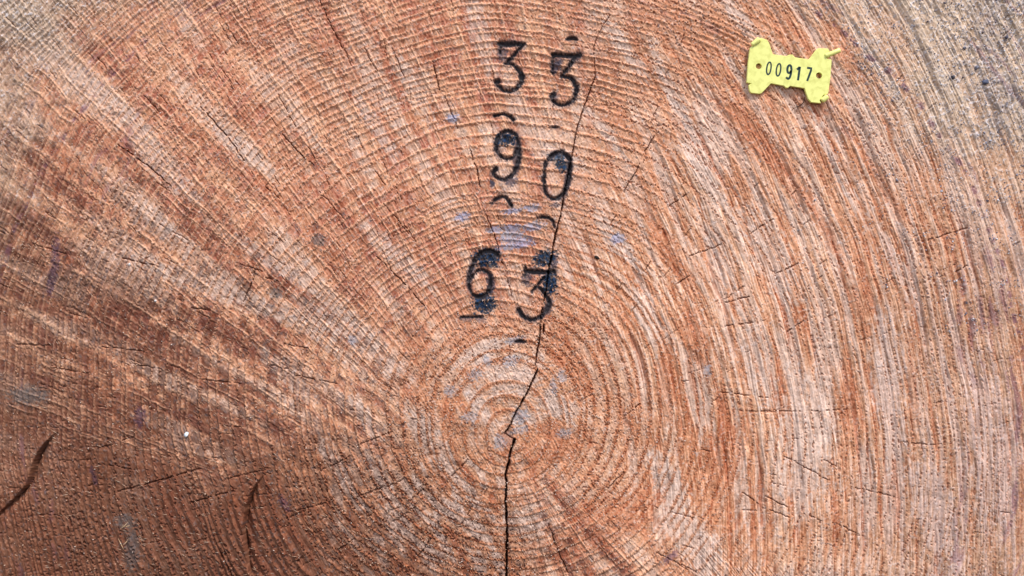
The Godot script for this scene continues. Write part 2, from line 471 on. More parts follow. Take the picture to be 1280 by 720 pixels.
	var wide_streak := nb.get_noise_2d(R2 / 22.0 + 40.0, tl2 / 260.0)
	var skew := x * 0.906 - y * 0.423
	var along := x * 0.423 + y * 0.906
	var slash := smoothstep(0.12, 0.38, na.get_noise_2d(R2 / 15.0 + 90.0, tl2 / 150.0))
	var blotch := na.get_noise_2d(skew / 13.0, along / 38.0)
	var comb := nb.get_noise_2d((x * 0.78 - y * 0.62) / 1.6 + 0.4 * w3, (x * 0.62 + y * 0.78) / 17.0)
	var inner_hatch := nb.get_noise_2d((x * 0.86 - y * 0.5) / 1.5, (x * 0.5 + y * 0.86) / 13.0 + 60.0)

	var tn := tone[at] if fine else 0.0

	var sap0 := smoothstep(630.0, 790.0, r + w1 * 50.0 + w2 * 26.0 + w3 * 14.0 + maxf(0.0, 1.0 - absf(deg - 50.0) / 40.0) * 85.0 - 25.0 - clampf(deg - 64.0, 0.0, 40.0) * 2.6) * right
	# --- relief
	var seg := 0.5 + 0.8 * na.get_noise_2d(tl / 22.0, id * 3.7)
	var late := smoothstep(0.5, 0.9, p) * (1.0 - smoothstep(0.95, 1.0, p))
	var to_edge := (1.0 - p) * wr
	var lip := (1.0 - smoothstep(0.5, 2.3, absf(to_edge - 1.7 + 0.7 * g2))) * clampf(seg * lerpf(1.0, 1.5, hatch) + 0.3 - 0.15 * hatch, 0.08, 1.0)
	var h := lip * (0.75 + 0.05 * wr) * (1.0 - 0.45 * core) * (1.0 - 0.72 * sheared * (1.0 - 0.6 * inner)) * (1.0 - 0.6 * groove) * (1.0 - 0.6 * sap0)
	h += p * lerpf(0.55, 1.0, smoothstep(200.0, 380.0, r)) * (1.0 - sheared * 0.75) * clampf(wr / 12.0, 0.3, 1.0)
	h += hatch * (thread * 0.9 + thread_f * 0.5 + (hash1(id * 2.9 + line * 7.7) - 0.5) * 0.8)
	h += groove * 1.5 * cos(TAU * p) * (0.6 + 0.8 * seg)
	h += sheared * (mid_streak * 1.3 + fine_streak * 0.7 + wide_streak * 1.5) + feather * comb * 1.3
	h += w2 * 1.4 + w3 * 0.5 + g3 * 0.4
	h += (core * 0.7 + 0.35) * (g1 * 0.45 + g2 * 0.6)
	h += inner_hatch * 0.3 * (1.0 - sheared)
	h -= slash * sheared * 1.6
	# fibres torn out at the ring borders leave pits
	var border := 1.0 - smoothstep(1.2, 3.6 - 1.2 * sheared, absf(to_edge - 1.0))
	var torn := smoothstep(0.10, 0.34, g2 * 0.8 + 0.45 * g1 + 0.3 * w3 + 0.25 * broad - 0.03) * border
	torn = maxf(torn, smoothstep(0.50, 0.66, g2 + 0.5 * g1 + 0.3 * w3) * (0.4 + 0.5 * core))
	# between the smooth bands near the centre the ring borders are crumbly
	var crumbly := clampf(core + smoothed - groove + sheared * (1.0 - smoothstep(250.0, 400.0, r)), 0.0, 1.0) * (1.0 - smoothstep(2.6, 5.0, to_edge + 1.6 * g2)) * smoothstep(-0.3, 0.15, w3 + 0.6 * seg - 0.2)
	torn = maxf(torn, crumbly * smoothstep(0.10, 0.30, 0.8 * g1 - 0.4 * g2))
	h += crumbly * (g1 * 1.3 + 0.3)
	torn *= (1.0 - 0.45 * sheared) * (1.0 - 0.5 * hatch)
	torn *= smoothstep(740.0, 560.0, R) * (0.45 + 0.55 * smoothstep(60.0, 150.0, r))
	h -= torn * 3.2

	# --- colour of the wood itself
	var e := 0.5 + 0.5 * clampf(w3 * 0.6 + lerpf(broad, -fan * 1.2, hatch) + sheared * wide_streak * 1.6 + (rk - 0.5) * 0.6, -1.0, 1.0)
	var outer := smoothstep(330.0, 640.0, R) * smoothstep(45.0, 85.0, deg)
	var cr := lerpf(lerpf(0.80, 0.87, e), 0.745, outer)
	var cg := lerpf(lerpf(0.565, 0.68, e), 0.585, outer)
	var cb := lerpf(lerpf(0.435, 0.56, e), 0.485, outer)
	# late wood is redder
	var lw := late * (0.26 + 0.35 * rk) * (1.0 - 0.62 * sheared * (1.0 - inner)) * (1.0 - 0.5 * outer) * (1.0 - 0.7 * sap0)
	cr = lerpf(cr, 0.68, lw); cg = lerpf(cg, 0.40, lw); cb = lerpf(cb, 0.27, lw)
	# cells between the threads differ from one another
	var ck1 := hash1(id * 1.7 + line * 13.7)
	var ck2 := hash1(id * 5.3 + line * 3.9 + 0.5)
	var cell := hatch * clampf(0.12 + ck1 * 0.7 + 1.1 * fan, 0.0, 1.0) * (1.0 - band * 0.75)
	cr = lerpf(cr, 0.62 + 0.08 * ck2, cell * 0.85); cg = lerpf(cg, 0.36 + 0.08 * ck2, cell * 0.85); cb = lerpf(cb, 0.265 + 0.11 * ck2, cell * 0.85)
	# pale torn early wood
	var pale := clampf(band * hatch * (0.55 + 0.5 * ck2 - 0.5 * late) + smoothstep(-0.02, 0.40, mid_streak + 0.3 * fine_streak + 0.5 * wide_streak) * sheared * 0.8 + slash * sheared * 1.1, 0.0, 1.0)
	pale = maxf(pale, (core * 0.6 + (smoothed - groove) * 0.95) * smoothstep(0.0, 0.3, blotch + 0.25 * (seg - 0.5)) * (1.0 - late * 0.8))
	pale = maxf(pale, feather * smoothstep(-0.2, 0.3, broad + 0.6 * comb + 0.2) * 0.85)
	pale = clampf(pale * 0.8 + tn * (0.75 - 0.45 * late + 0.3 * fine_streak), 0.0, 1.0)
	cr = lerpf(cr, 0.84 - 0.05 * outer, pale * 0.85); cg = lerpf(cg, 0.735 - 0.06 * outer, pale * 0.85); cb = lerpf(cb, 0.685 - 0.045 * outer, pale * 0.85)
	# reddish streaks
	var red := sheared * smoothstep(0.10, 0.40, -mid_streak - 0.25 * fine_streak) * clampf(0.55 - 1.6 * wide_streak, 0.05, 1.0)
	red = clampf(maxf(red, (core + smoothed + low) * 0.6 * smoothstep(0.15, 0.45, -blotch - 0.1 * seg)), 0.0, 1.0)
	red = clampf(red * 0.8 - tn * (0.6 + 0.5 * late), 0.0, 1.0)
	red = maxf(red, groove * (0.25 + 0.5 * (0.5 - 0.5 * cos(TAU * p))) * (0.4 + 0.6 * rk))
	red *= 1.0 - 0.35 * outer
	cr = lerpf(cr, 0.68, red * 0.85); cg = lerpf(cg, 0.395, red * 0.85); cb = lerpf(cb, 0.28, red * 0.85)
	# fine bright and dark fibres
	var f := fine_streak * sheared * 0.20 + inner_hatch * 0.17 * (1.0 - sheared) + feather * comb * 0.18 + (g1 * 0.11 + g2 * 0.12) * (1.0 - 0.35 * pale)
	cr += f; cg += f * 0.95; cb += f * 0.9
	cr = lerpf(cr, 0.74, crumbly * 0.42); cg = lerpf(cg, 0.47, crumbly * 0.42); cb = lerpf(cb, 0.32, crumbly * 0.42)
	# loose cream fibre on the lips and threads
	var cream := clampf(hatch * (thread * 0.95 + thread_f * 0.7) + lip * (0.75 * hatch + smoothstep(0.0, 0.35, g1 + 0.6 * g2 + 0.1) * (0.85 - 0.35 * sheared)) * (1.0 - 0.6 * groove), 0.0, 1.0)
	cr = lerpf(cr, 0.90, cream * 0.7); cg = lerpf(cg, 0.72, cream * 0.7); cb = lerpf(cb, 0.60, cream * 0.7)
	cream = maxf(cream, crumbly * smoothstep(0.12, 0.34, 0.6 * g2 - 0.6 * g1))
	cr = lerpf(cr, 0.47, torn * 0.8); cg = lerpf(cg, 0.22, torn * 0.8); cb = lerpf(cb, 0.13, torn * 0.8)
	# sapwood
	var sap := smoothstep(630.0, 790.0, r + w1 * 50.0 + w2 * 26.0 + w3 * 14.0 + maxf(0.0, 1.0 - absf(deg - 50.0) / 40.0) * 85.0 - 25.0 - clampf(deg - 64.0, 0.0, 40.0) * 2.6)
	cr = lerpf(cr, lerpf(0.75, 0.80, right) + f, sap * 0.8); cg = lerpf(cg, lerpf(0.655, 0.71, right) + f, sap * 0.8); cb = lerpf(cb, lerpf(0.57, 0.62, right) + f, sap * 0.8)
	# wood gets darker and browner towards the lower left, ragged at its border
	var darken := smoothstep(-0.12, 0.50, (-x * 0.50 + y * 0.66 - 75.0) / 380.0 + 0.45 * fan * hatch + 0.18 * w3 + 0.2 * g3 + 0.3 * g1 + 0.3 * (ck1 - 0.5) * hatch)
	var dk := darken * (0.92 - 0.3 * cream)
	cr = lerpf(cr, cr * 0.545, dk); cg = lerpf(cg, cg * 0.49, dk); cb = lerpf(cb, cb * 0.47, dk)
	# violet stain in some rings of the outer wood
	var vio := smoothstep(0.14, 0.42, na.get_noise_2d(q * 0.8, tl / 26.0 + 200.0) + 0.3 * g2) * smoothstep(470.0, 640.0, R) * (0.06 + 0.6 * smoothstep(0.15, 0.45, na.get_noise_2d(R / 30.0 + 400.0, tl / 160.0)))
	var seam := absf(r + w2 * 5.0 + slow * 6.0 - (657.0 if deg > 0.0 else 676.0 + 0.1 * deg))
	vio = maxf(vio, (1.0 - smoothstep(1.5, 4.5, seam + 2.0 * g2)) * smoothstep(-0.12, 0.22, na.get_noise_2d(tl / 9.0, 77.0) + 0.4 * g2) * smoothstep(18.0, 28.0, absf(deg)) * (1.0 - smoothstep(78.0, 90.0, absf(deg))))
	vio *= 0.75 * (1.0 - 0.8 * cream)
	cr = lerpf(cr, 0.46, vio); cg = lerpf(cg, 0.31, vio); cb = lerpf(cb, 0.36, vio)
	# grey grit rubbed into the surface
	var dirty := smoothstep(0.34, 0.68, 0.7 * g2 + 0.4 * g3 + 0.4 * g1 + 0.12 * w2 + darken * 0.10 + hatch * 0.02 + sap * right * (0.12 + 0.5 * smoothstep(-0.05, 0.35, broad + 0.6 * w3)) - core * 0.15 - sheared * 0.2 * (1.0 - sap)) * (1.0 - 0.7 * cream)
	cr = lerpf(cr, 0.42 + 0.1 * sap, dirty * 0.55); cg = lerpf(cg, 0.385 + 0.1 * sap, dirty * 0.55); cb = lerpf(cb, 0.40 + 0.1 * sap, dirty * 0.55)
	var glint := smoothstep(0.52 - 0.12 * sap, 0.70, nv.get_noise_2d(x / 1.9 + 500.0 + 0.3 * y, y / 1.9)) * (0.4 + 0.5 * sap) * (1.0 - 0.85 * darken)
	cr = lerpf(cr, 0.85, glint); cg = lerpf(cg, 0.81, glint); cb = lerpf(cb, 0.82, glint)
	h += dirty * 0.4 + glint * 0.6

	# pith
	if r < 9.0 + w3 * 3.0:
		cr = lerpf(cr, 0.60, 0.5); cg = lerpf(cg, 0.44, 0.5); cb = lerpf(cb, 0.40, 0.5)
		h -= 1.2

	var rough := 0.82 - pale * 0.28
	# hollows and steps of the whole face
	var wide := 0.0
	wide += -13.0 * smoothstep(0.0, 1.0, ((430.0 - x) * 0.6 + (y - 330.0) * 0.75) / 560.0)
	wide += w1 * 5.0
	wide += ledge(x, y, ledge_a, 18.0, 8.0) + ledge(x, y, ledge_b, 16.0, 8.0)
	h += wide

	if fine:
		var c := crack[at]
		if c > 0.0:
			h -= c
			var ck := clampf(c / 5.0, 0.0, 1.0)
			cr = lerpf(cr, 0.38, ck * 0.9); cg = lerpf(cg, 0.19, ck * 0.9); cb = lerpf(cb, 0.13, ck * 0.9)
		var m := smear[at]
		if m > 0.0:
			var k := smear_kind[at]
			var gr := m * clampf(0.95 + 0.4 * g1 + 0.5 * g2, 0.0, 1.0)
			if k == 1:
				cr = lerpf(cr, 0.20, gr); cg = lerpf(cg, 0.20, gr); cb = lerpf(cb, 0.27, gr)
			elif k == 2:
				cr = lerpf(cr, 0.06, gr); cg = lerpf(cg, 0.125 + 0.1 * g2, gr); cb = lerpf(cb, 0.21 + 0.2 * g2, gr)
			elif k == 3:
				cr = lerpf(cr, 0.61, gr); cg = lerpf(cg, 0.61, gr); cb = lerpf(cb, 0.71 + 0.06 * w3, gr)
			elif k == 4:
				cr = lerpf(cr, 0.62, gr); cg = lerpf(cg, 0.63, gr); cb = lerpf(cb, 0.69, gr)
			elif k == 5:
				cr = lerpf(cr, 0.27, gr); cg = lerpf(cg, 0.19, gr); cb = lerpf(cb, 0.30, gr)
			else:
				cr = lerpf(cr, 0.36, gr); cg = lerpf(cg, 0.35, gr); cb = lerpf(cb, 0.36, gr)
		var d := ink[at]
		if d < 5.0:
			var edge := d + 1.1 * g1 + 1.2 * g2 + 1.5 * inner_hatch + 0.8 * lip
			var press := 1.0 - smoothstep(-1.2, 1.4, d)
			h -= press * 3.4
			var on := 1.0 - smoothstep(-0.5, 0.75, edge)
			cr = lerpf(cr, 0.10, on); cg = lerpf(cg, 0.095, on); cb = lerpf(cb, 0.105, on)
			var halo := (1.0 - smoothstep(0.0, 3.6, edge + 1.4 * w3)) * 0.55
			cr = lerpf(cr, 0.24, halo); cg = lerpf(cg, 0.20, halo); cb = lerpf(cb, 0.22, halo)
			rough = lerpf(rough, 0.55, on)
	var grey := 0.3 * cr + 0.55 * cg + 0.15 * cb
	var rich := 0.07 * (1.0 - sap)
	cr += (cr - grey) * rich; cg += (cg - grey) * rich; cb += (cb - grey) * rich
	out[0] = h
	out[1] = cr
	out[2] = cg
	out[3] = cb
	out[4] = rough
	out[5] = sap
	out[6] = lip * (1.0 - 0.6 * sheared) + core * 0.35


func row_task(j: int) -> void:
	var nx := xs.size()
	var y := ys[j]
	var hs := PackedFloat32Array()
	hs.resize(nx)
	var rgb := PackedByteArray()
	rgb.resize(nx * 4)
	var part := PackedByteArray()
	part.resize(nx)
	var lp := PackedByteArray()
	lp.resize(nx)
	var out := PackedFloat32Array()
	out.resize(7)
	var gy := int(round(y)) - Y0
	for i in nx:
		var x := xs[i]
		var gx := int(round(x)) - X0
		var fine := gx >= 0 and gy >= 0 and gx < NX and gy < NY
		var at := gy * NX + gx if fine else 0
		if not fine and Vector2(x - PITH.x, y - PITH.y).length() > RIM + 60.0:
			continue
		wood(x, y, fine, at, out)
		hs[i] = out[0]
		rgb[i * 4] = clampi(int(out[1] * 255.0), 4, 250)
		rgb[i * 4 + 1] = clampi(int(out[2] * 255.0), 4, 250)
		rgb[i * 4 + 2] = clampi(int(out[3] * 255.0), 4, 250)
		rgb[i * 4 + 3] = clampi(int(out[4] * 255.0), 0, 255)
		var k := 1 if out[5] > 0.5 else 0
		if Vector2(x - PITH.x, y - PITH.y).length() < 9.0: k = 2
		if fine:
			if crack_id[at] > 0: k = 2 + crack_id[at]
			elif ink[at] < 0.7: k = 9 + ink_id[at]
		part[i] = k
		lp[i] = clampi(int(out[6] * 200.0), 0, 255)
	lock.lock()
	rows[j] = [hs, rgb, part, lp]
	lock.unlock()


func axis(lo: float, first: int, n: int, hi: float) -> PackedFloat32Array:
	var before := []
	var step := 2.0
	var v := float(first)
	while v > lo:
		v -= step
		before.append(v)
		step = minf(step * 1.35, 26.0)
	before.reverse()
	var out := PackedFloat32Array(before)
	for i in n: out.append(first + i)
	step = 2.0
	v = float(first + n - 1)
	while v < hi:
		v += step
		out.append(v)
		step = minf(step * 1.35, 26.0)
	return out


func build_log() -> void:
	var log_root := Node3D.new()
	log_root.name = "sawn_log"
	add_child(log_root)
	tag_meta(log_root, "huge orange brown softwood log, its sawn end full of growth rings and stamped black numbers", "log")

	xs = axis(PITH.x - RIM - 30, X0, NX, PITH.x + RIM + 30)
	ys = axis(PITH.y - RIM - 30, Y0, NY, PITH.y + RIM + 30)
	var nx := xs.size()
	var ny := ys.size()
	rows.resize(ny)
	var job := WorkerThreadPool.add_group_task(row_task, ny, 4, true)
	WorkerThreadPool.wait_for_group_task_completion(job)
	# two pictures of the colour of the wood: the finely built part, and the whole disc coarsely
	var fx := xs.find(float(X0))
	var fy := ys.find(float(Y0))
	var data := PackedByteArray()
	for j in NY:
		data.append_array((rows[fy + j][1] as PackedByteArray).slice(fx * 4, (fx + NX) * 4))
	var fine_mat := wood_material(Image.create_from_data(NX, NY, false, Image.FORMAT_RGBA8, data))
	var coarse := 256
	var big := PackedByteArray()
	big.resize(coarse * coarse * 4)
	var out := PackedFloat32Array()
	out.resize(7)
	for j in coarse:
		for i in coarse:
			wood(PITH.x + ((i + 0.5) / coarse - 0.5) * 1940.0, PITH.y + ((j + 0.5) / coarse - 0.5) * 1940.0, false, 0, out)
			for k in 4: big[(j * coarse + i) * 4 + k] = clampi(int(out[k + 1] * 255.0), 4, 250)
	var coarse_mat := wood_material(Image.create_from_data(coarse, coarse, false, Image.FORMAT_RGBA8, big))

	# points of the face
	var pos := PackedVector3Array()
	pos.resize(nx * ny)
	var heights := PackedFloat32Array()
	var kinds := PackedByteArray()
	for j in ny:
		heights.append_array(rows[j][0])
		kinds.append_array(rows[j][2])
		lips.append_array(rows[j][3])
	for j in ny:
		var base := j * nx
		var y := ys[j]
		for i in nx:
			pos[base + i] = Vector3((xs[i] - 640.0) * U, LIFT - (y - 360.0) * U, heights[base + i] * U)
	var inside := PackedByteArray()
	inside.resize(nx * ny)
	inside.fill(1)
	for j in ny:
		for i in nx:
			if i > fx + 4 and i < fx + NX - 4 and j > fy + 4 and j < fy + NY - 4: continue
			var d := Vector2(xs[i], ys[j]) - PITH
			var edge := rim_at(atan2(d.y, d.x))
			if d.length() > edge:
				inside[j * nx + i] = 0
				var c := PITH + d.normalized() * edge
				pos[j * nx + i] = face_point(c.x, c.y, -6.0)
	var normals := PackedVector3Array()
	normals.resize(nx * ny)
	for j in ny:
		var up := maxi(j - 1, 0) * nx
		var dn := mini(j + 1, ny - 1) * nx
		for i in nx:
			var a := pos[j * nx + mini(i + 1, nx - 1)] - pos[j * nx + maxi(i - 1, 0)]
			var b := pos[up + i] - pos[dn + i]
			var n := a.cross(b)
			normals[j * nx + i] = n.normalized() if n.z > 1e-14 else Vector3(0, 0, 1)
	# one mesh per part; each takes the cells that belong to it
	var cells := {}
	for j in ny - 1:
		for i in nx - 1:
			var v := j * nx + i
			if not (inside[v] or inside[v + 1] or inside[v + nx] or inside[v + nx + 1]): continue
			var k := kinds[v]
			var is_fine := i >= fx and i < fx + NX - 1 and j >= fy and j < fy + NY - 1
			var key := k * 2 + (0 if is_fine else 1)
			if not cells.has(key): cells[key] = PackedInt32Array()
			cells[key].append(v)
	var title := {0: "heartwood", 1: "sapwood", 2: "pith", 3: "crack", 4: "crack", 5: "crack", 10: "stamped_digit", 11: "stamped_digit", 12: "stamped_digit", 13: "stamped_digit", 14: "stamped_digit", 15: "stamped_digit", 16: "stamp_edge_mark", 17: "stamp_edge_mark", 18: "stamp_edge_mark", 19: "stamp_edge_mark", 20: "stamp_edge_mark", 21: "stamp_edge_mark", 22: "stamp_edge_mark"}
	var tells := {
		1: "beige outer wood with grey grit", 2: "small pith at the centre of the rings", 3: "black open crack from the pith down to the lower edge", 4: "narrow slanting crack just above the pith", 5: "thin crack running up past the numbers",
		10: "black stamped 3, upper left of the numbers", 11: "black stamped 3, upper right of the numbers", 12: "black stamped 9 with a blue ink blot in its loop", 13: "black stamped 0 beside the crack",
		14: "black stamped 6 with dark blue ink smears", 15: "black stamped 3 crossed by the crack, smeared dark blue", 16: "black dash above the upper right 3", 17: "black arc between the upper left 3 and the 9", 18: "tiny black dash above the 0", 19: "black arc under the 9", 20: "grey arc beside the crack below the 0", 21: "short black line under the 6", 22: "small black dash above the pith",
	}
	var remap := PackedInt32Array()
	remap.resize(nx * ny)
	for k in title:
		var m := ArrayMesh.new()
		for half in 2:
			if not cells.has(k * 2 + half): continue
			remap.fill(-1)
			var vs := PackedVector3Array()
			var ns := PackedVector3Array()
			var uv := PackedVector2Array()
			var ix := PackedInt32Array()
			for v: int in cells[k * 2 + half]:
				for o: int in [v, v + 1, v + nx, v + nx + 1]:
					if remap[o] < 0:
						remap[o] = vs.size()
						vs.append(pos[o])
						ns.append(normals[o])
						var gx := pos[o].x / U + 640.0
						var gy := 360.0 - (pos[o].y - LIFT) / U
						if half == 0: uv.append(Vector2((gx - X0 + 0.5) / NX, (gy - Y0 + 0.5) / NY))
						else: uv.append(Vector2((gx - PITH.x) / 1940.0 + 0.5, (gy - PITH.y) / 1940.0 + 0.5))
				var a := remap[v]
				var b := remap[v + 1]
				var c := remap[v + nx]
				var d := remap[v + nx + 1]
				ix.append_array(PackedInt32Array([a, b, d, a, d, c]))
			var arr := []
			arr.resize(Mesh.ARRAY_MAX)
			arr[Mesh.ARRAY_VERTEX] = vs
			arr[Mesh.ARRAY_NORMAL] = ns
			arr[Mesh.ARRAY_TEX_UV] = uv
			arr[Mesh.ARRAY_INDEX] = ix
			m.add_surface_from_arrays(Mesh.PRIMITIVE_TRIANGLES, arr)
			m.surface_set_material(m.get_surface_count() - 1, fine_mat if half == 0 else coarse_mat)
		if m.get_surface_count():
			var o := mesh_part(title[k], m, null, log_root)
			if tells.has(k): o.set_meta("label", tells[k])
	build_bark(log_root)
	heights_of = heights


var heights_of := PackedFloat32Array()


func height_at(x: float, y: float) -> float:
	var nx := xs.size()
	var i := clampi(int(round(x)) - X0, 0, NX - 1) + xs.find(float(X0))
	var j := clampi(int(round(y)) - Y0, 0, NY - 1) + ys.find(float(Y0))
	return heights_of[j * nx + i]


func lip_at(x: float, y: float) -> float:
	var i := clampi(int(round(x)) - X0, 0, NX - 1) + xs.find(float(X0))
	var j := clampi(int(round(y)) - Y0, 0, NY - 1) + ys.find(float(Y0))
	return lips[j * xs.size() + i] / 200.0


func rim_at(a: float) -> float:
	return RIM + 14.0 * na.get_noise_2d(cos(a) * 2.0 + 30.0, sin(a) * 2.0) + 6.0 * nb.get_noise_2d(cos(a) * 9.0, sin(a) * 9.0)


func wood_material(im: Image) -> StandardMaterial3D:
	var m := StandardMaterial3D.new()
	var t := ImageTexture.create_from_image(im)
	m.albedo_texture = t
	m.roughness = 1.0
	m.roughness_texture = t
	m.roughness_texture_channel = BaseMaterial3D.TEXTURE_CHANNEL_ALPHA
	m.metallic_specular = 0.4
	m.texture_repeat = false
	return m


func build_bark(parent: Node3D) -> void:
	var st := SurfaceTool.new()
	st.begin(Mesh.PRIMITIVE_TRIANGLES)
	var around := 300
	var lengthwise := 44
	for j in lengthwise + 3:
		for i in around + 1:
			var a := TAU * i / around
			var rim := rim_at(a)
			var z := 0.0
			var rr := 0.0
			if j == 0:
				rr = rim - 1.0
				z = -6.0
			elif j == 1:
				rr = rim + 22.0
				z = -9.0
			else:
				z = -12.0 - 2400.0 * pow(float(j - 2) / lengthwise, 1.4)
				var plate := na.get_noise_3d(cos(a) * 7.0, sin(a) * 7.0, z / 260.0)
				rr = rim + 46.0 + 26.0 * clampf(absf(plate) * 4.0 - 0.6, -1.0, 1.0) + 8.0 * nb.get_noise_3d(cos(a) * 22.0, sin(a) * 22.0, z / 60.0)
			if j == lengthwise + 2: rr *= 0.0
			var c := PITH + Vector2(cos(a), sin(a)) * rr
			st.set_uv(Vector2(a / TAU * 8.0, z / 800.0))
			st.add_vertex(face_point(c.x, c.y, z))
	for j in lengthwise + 2:
		for i in around:
			var v := j * (around + 1) + i
			for o in [v, v + 1, v + around + 2, v, v + around + 2, v + around + 1]: st.add_index(o)
	st.generate_normals()
	var m := StandardMaterial3D.new()
	var nt := NoiseTexture2D.new()
	nt.width = 512
	nt.height = 512
	nt.seamless = true
	nt.noise = FastNoiseLite.new()
	nt.noise.frequency = 0.03
	nt.color_ramp = Gradient.new()
	nt.color_ramp.set_color(0, Color(0.22, 0.16, 0.13))
	nt.color_ramp.set_color(1, Color(0.45, 0.36, 0.30))
	m.albedo_texture = nt
	m.roughness = 0.95
	mesh_part("bark", st.commit(), m, parent)


# ---------------------------------------------------------------- the plastic tag

func plastic(c: Color, rough: float) -> StandardMaterial3D:
	var m := StandardMaterial3D.new()
	m.albedo_color = c
	m.roughness = rough
	m.metallic_specular = 0.45
	return m


func tag_z() -> float:
	return 2.6


func build_tag() -> void:
	var root := Node3D.new()
	root.name = "number_tag"
	add_child(root)
	var origin := face_point(985, 90, tag_z())
	root.position = origin
	tag_meta(root, "yellow plastic number tag printed 00917, fixed to the log end at upper right", "tag")
	var yellow := plastic(Color(0.96, 0.96, 0.58), 0.34)
	var grime := NoiseTexture2D.new()
	grime.width = 512
	grime.height = 512
	grime.seamless = true
	grime.noise = FastNoiseLite.new()
	grime.noise.seed = 8
	grime.noise.frequency = 0.018
	grime.noise.fractal_octaves = 5
	grime.color_ramp = Gradient.new()
	grime.color_ramp.set_color(0, Color(0.91, 0.90, 0.85))
	grime.color_ramp.set_color(1, Color(1, 1, 1))
	grime.color_ramp.set_offset(0, 0.1)
	grime.color_ramp.set_offset(1, 0.6)
	yellow.albedo_texture = grime
	yellow.uv1_triplanar = true
	yellow.uv1_scale = Vector3(26, 26, 26)
	var scuff := NoiseTexture2D.new()
	scuff.width = 256
	scuff.height = 256
	scuff.seamless = true
	scuff.as_normal_map = true
	scuff.bump_strength = 1.2
	scuff.noise = FastNoiseLite.new()
	scuff.noise.seed = 21
	scuff.noise.frequency = 0.012
	yellow.normal_enabled = true
	yellow.normal_texture = scuff
	yellow.normal_scale = 0.04
	var thick := 3.6
	var h1 := Vector2(946.7, 84.2)
	var h2 := Vector2(1021.7, 95.8)
	var top := [Vector2(933.4, 80), Vector2(935.8, 61.6), Vector2(938.5, 59), Vector2(945, 52.5), Vector2(949.4, 49), Vector2(957.5, 51.7), Vector2(960, 56.7), Vector2(964.2, 69.4), Vector2(981.2, 71.7), Vector2(985, 69.8), Vector2(989, 70), Vector2(992, 73.4), Vector2(1009, 75.8), Vector2(1018.4, 63.4), Vector2(1021, 62), Vector2(1033, 62.4), Vector2(1034.6, 65), Vector2(1031.4, 74.6), Vector2(1037.4, 76.4), Vector2(1036, 97.6)]
	var bottom := [Vector2(1036, 97.6), Vector2(1033, 118.6), Vector2(1027, 120.4), Vector2(1022.6, 127), Vector2(1024.4, 130.4), Vector2(1011.8, 129.2), Vector2(1008, 125), Vector2(1003.4, 111.8), Vector2(985.6, 109), Vector2(983, 111.4), Vector2(980.6, 111.2), Vector2(978, 108.8), Vector2(962, 105.8), Vector2(950.2, 118), Vector2(948, 118.8), Vector2(937, 117.6), Vector2(935.2, 115), Vector2(934, 107.8), Vector2(937.6, 105.8), Vector2(931.6, 104.6), Vector2(933.4, 80)]
	var outline := []
	for p in top: outline.append(p)
	for k in range(1, bottom.size() - 1): outline.append(bottom[k])
	var place := func(p: Vector2, z: float) -> Vector3: return Vector3((p.x - 985.0) * U, -(p.y - 90.0) * U, z * U)
	# inset outline for the rounded upper edge
	var n := outline.size()
	var inset := []
	for i in n:
		var a: Vector2 = outline[(i + n - 1) % n]
		var b: Vector2 = outline[i]
		var c: Vector2 = outline[(i + 1) % n]
		var d := ((b - a).normalized().orthogonal() + (c - b).normalized().orthogonal())
		inset.append(b - d.normalized() * 0.55)
	var flip: float = 1.0
	if not Geometry2D.is_point_in_polygon(inset[3], PackedVector2Array(outline)): flip = -1.0
	if flip < 0.0:
		for i in n: inset[i] = outline[i] * 2.0 - inset[i]
	var st := SurfaceTool.new()
	st.begin(Mesh.PRIMITIVE_TRIANGLES)
	var tri := func(a: Vector3, b: Vector3, c: Vector3, want: Vector3) -> void:
		st.set_smooth_group(-1)
		if (b - a).cross(c - a).dot(want) > 0.0:
			for q in [a, c, b]: st.add_vertex(q)
		else:
			for q in [a, b, c]: st.add_vertex(q)
	# front: two halves that meet along the line through the holes
	var count_top := top.size()
	var ring_pts := func(centre: Vector2, from: float, to: float, rad: float) -> Array:
		var out := []
		for k in 13: out.append(centre + Vector2.from_angle(lerpf(from, to, k / 12.0)) * rad)
		return out
	var upper := []
	for i in count_top: upper.append(inset[i])
	var axis_dir := (h2 - h1).angle()
	upper.append_array(ring_pts.call(h2, axis_dir, axis_dir - PI, 3.9))
	upper.append_array(ring_pts.call(h1, axis_dir, axis_dir - PI, 3.7))
	var lower := []
	for i in range(count_top - 1, n): lower.append(inset[i])
	lower.append(inset[0])
	lower.append_array(ring_pts.call(h1, axis_dir + PI, axis_dir, 3.7))
	lower.append_array(ring_pts.call(h2, axis_dir + PI, axis_dir, 3.9))
	for poly in [upper, lower]:
		var ids := Geometry2D.triangulate_polygon(PackedVector2Array(poly))
		for k in range(0, ids.size(), 3):
			tri.call(place.call(poly[ids[k]], thick), place.call(poly[ids[k + 1]], thick), place.call(poly[ids[k + 2]], thick), Vector3(0, 0, 1))
	for i in n:
		var a: Vector2 = outline[i]
		var b: Vector2 = outline[(i + 1) % n]
		var ai: Vector2 = inset[i]
		var bi: Vector2 = inset[(i + 1) % n]
		var mid := (a + b) * 0.5 - (ai + bi) * 0.5
		var outward := Vector3(mid.x, -mid.y, 0.0)
		tri.call(place.call(ai, thick), place.call(bi, thick), place.call(b, thick - 0.5), outward + Vector3(0, 0, 0.5))
		tri.call(place.call(ai, thick), place.call(b, thick - 0.5), place.call(a, thick - 0.5), outward + Vector3(0, 0, 0.5))
		tri.call(place.call(a, thick - 0.5), place.call(b, thick - 0.5), place.call(b, 0.0), outward)
		tri.call(place.call(a, thick - 0.5), place.call(b, 0.0), place.call(a, 0.0), outward)
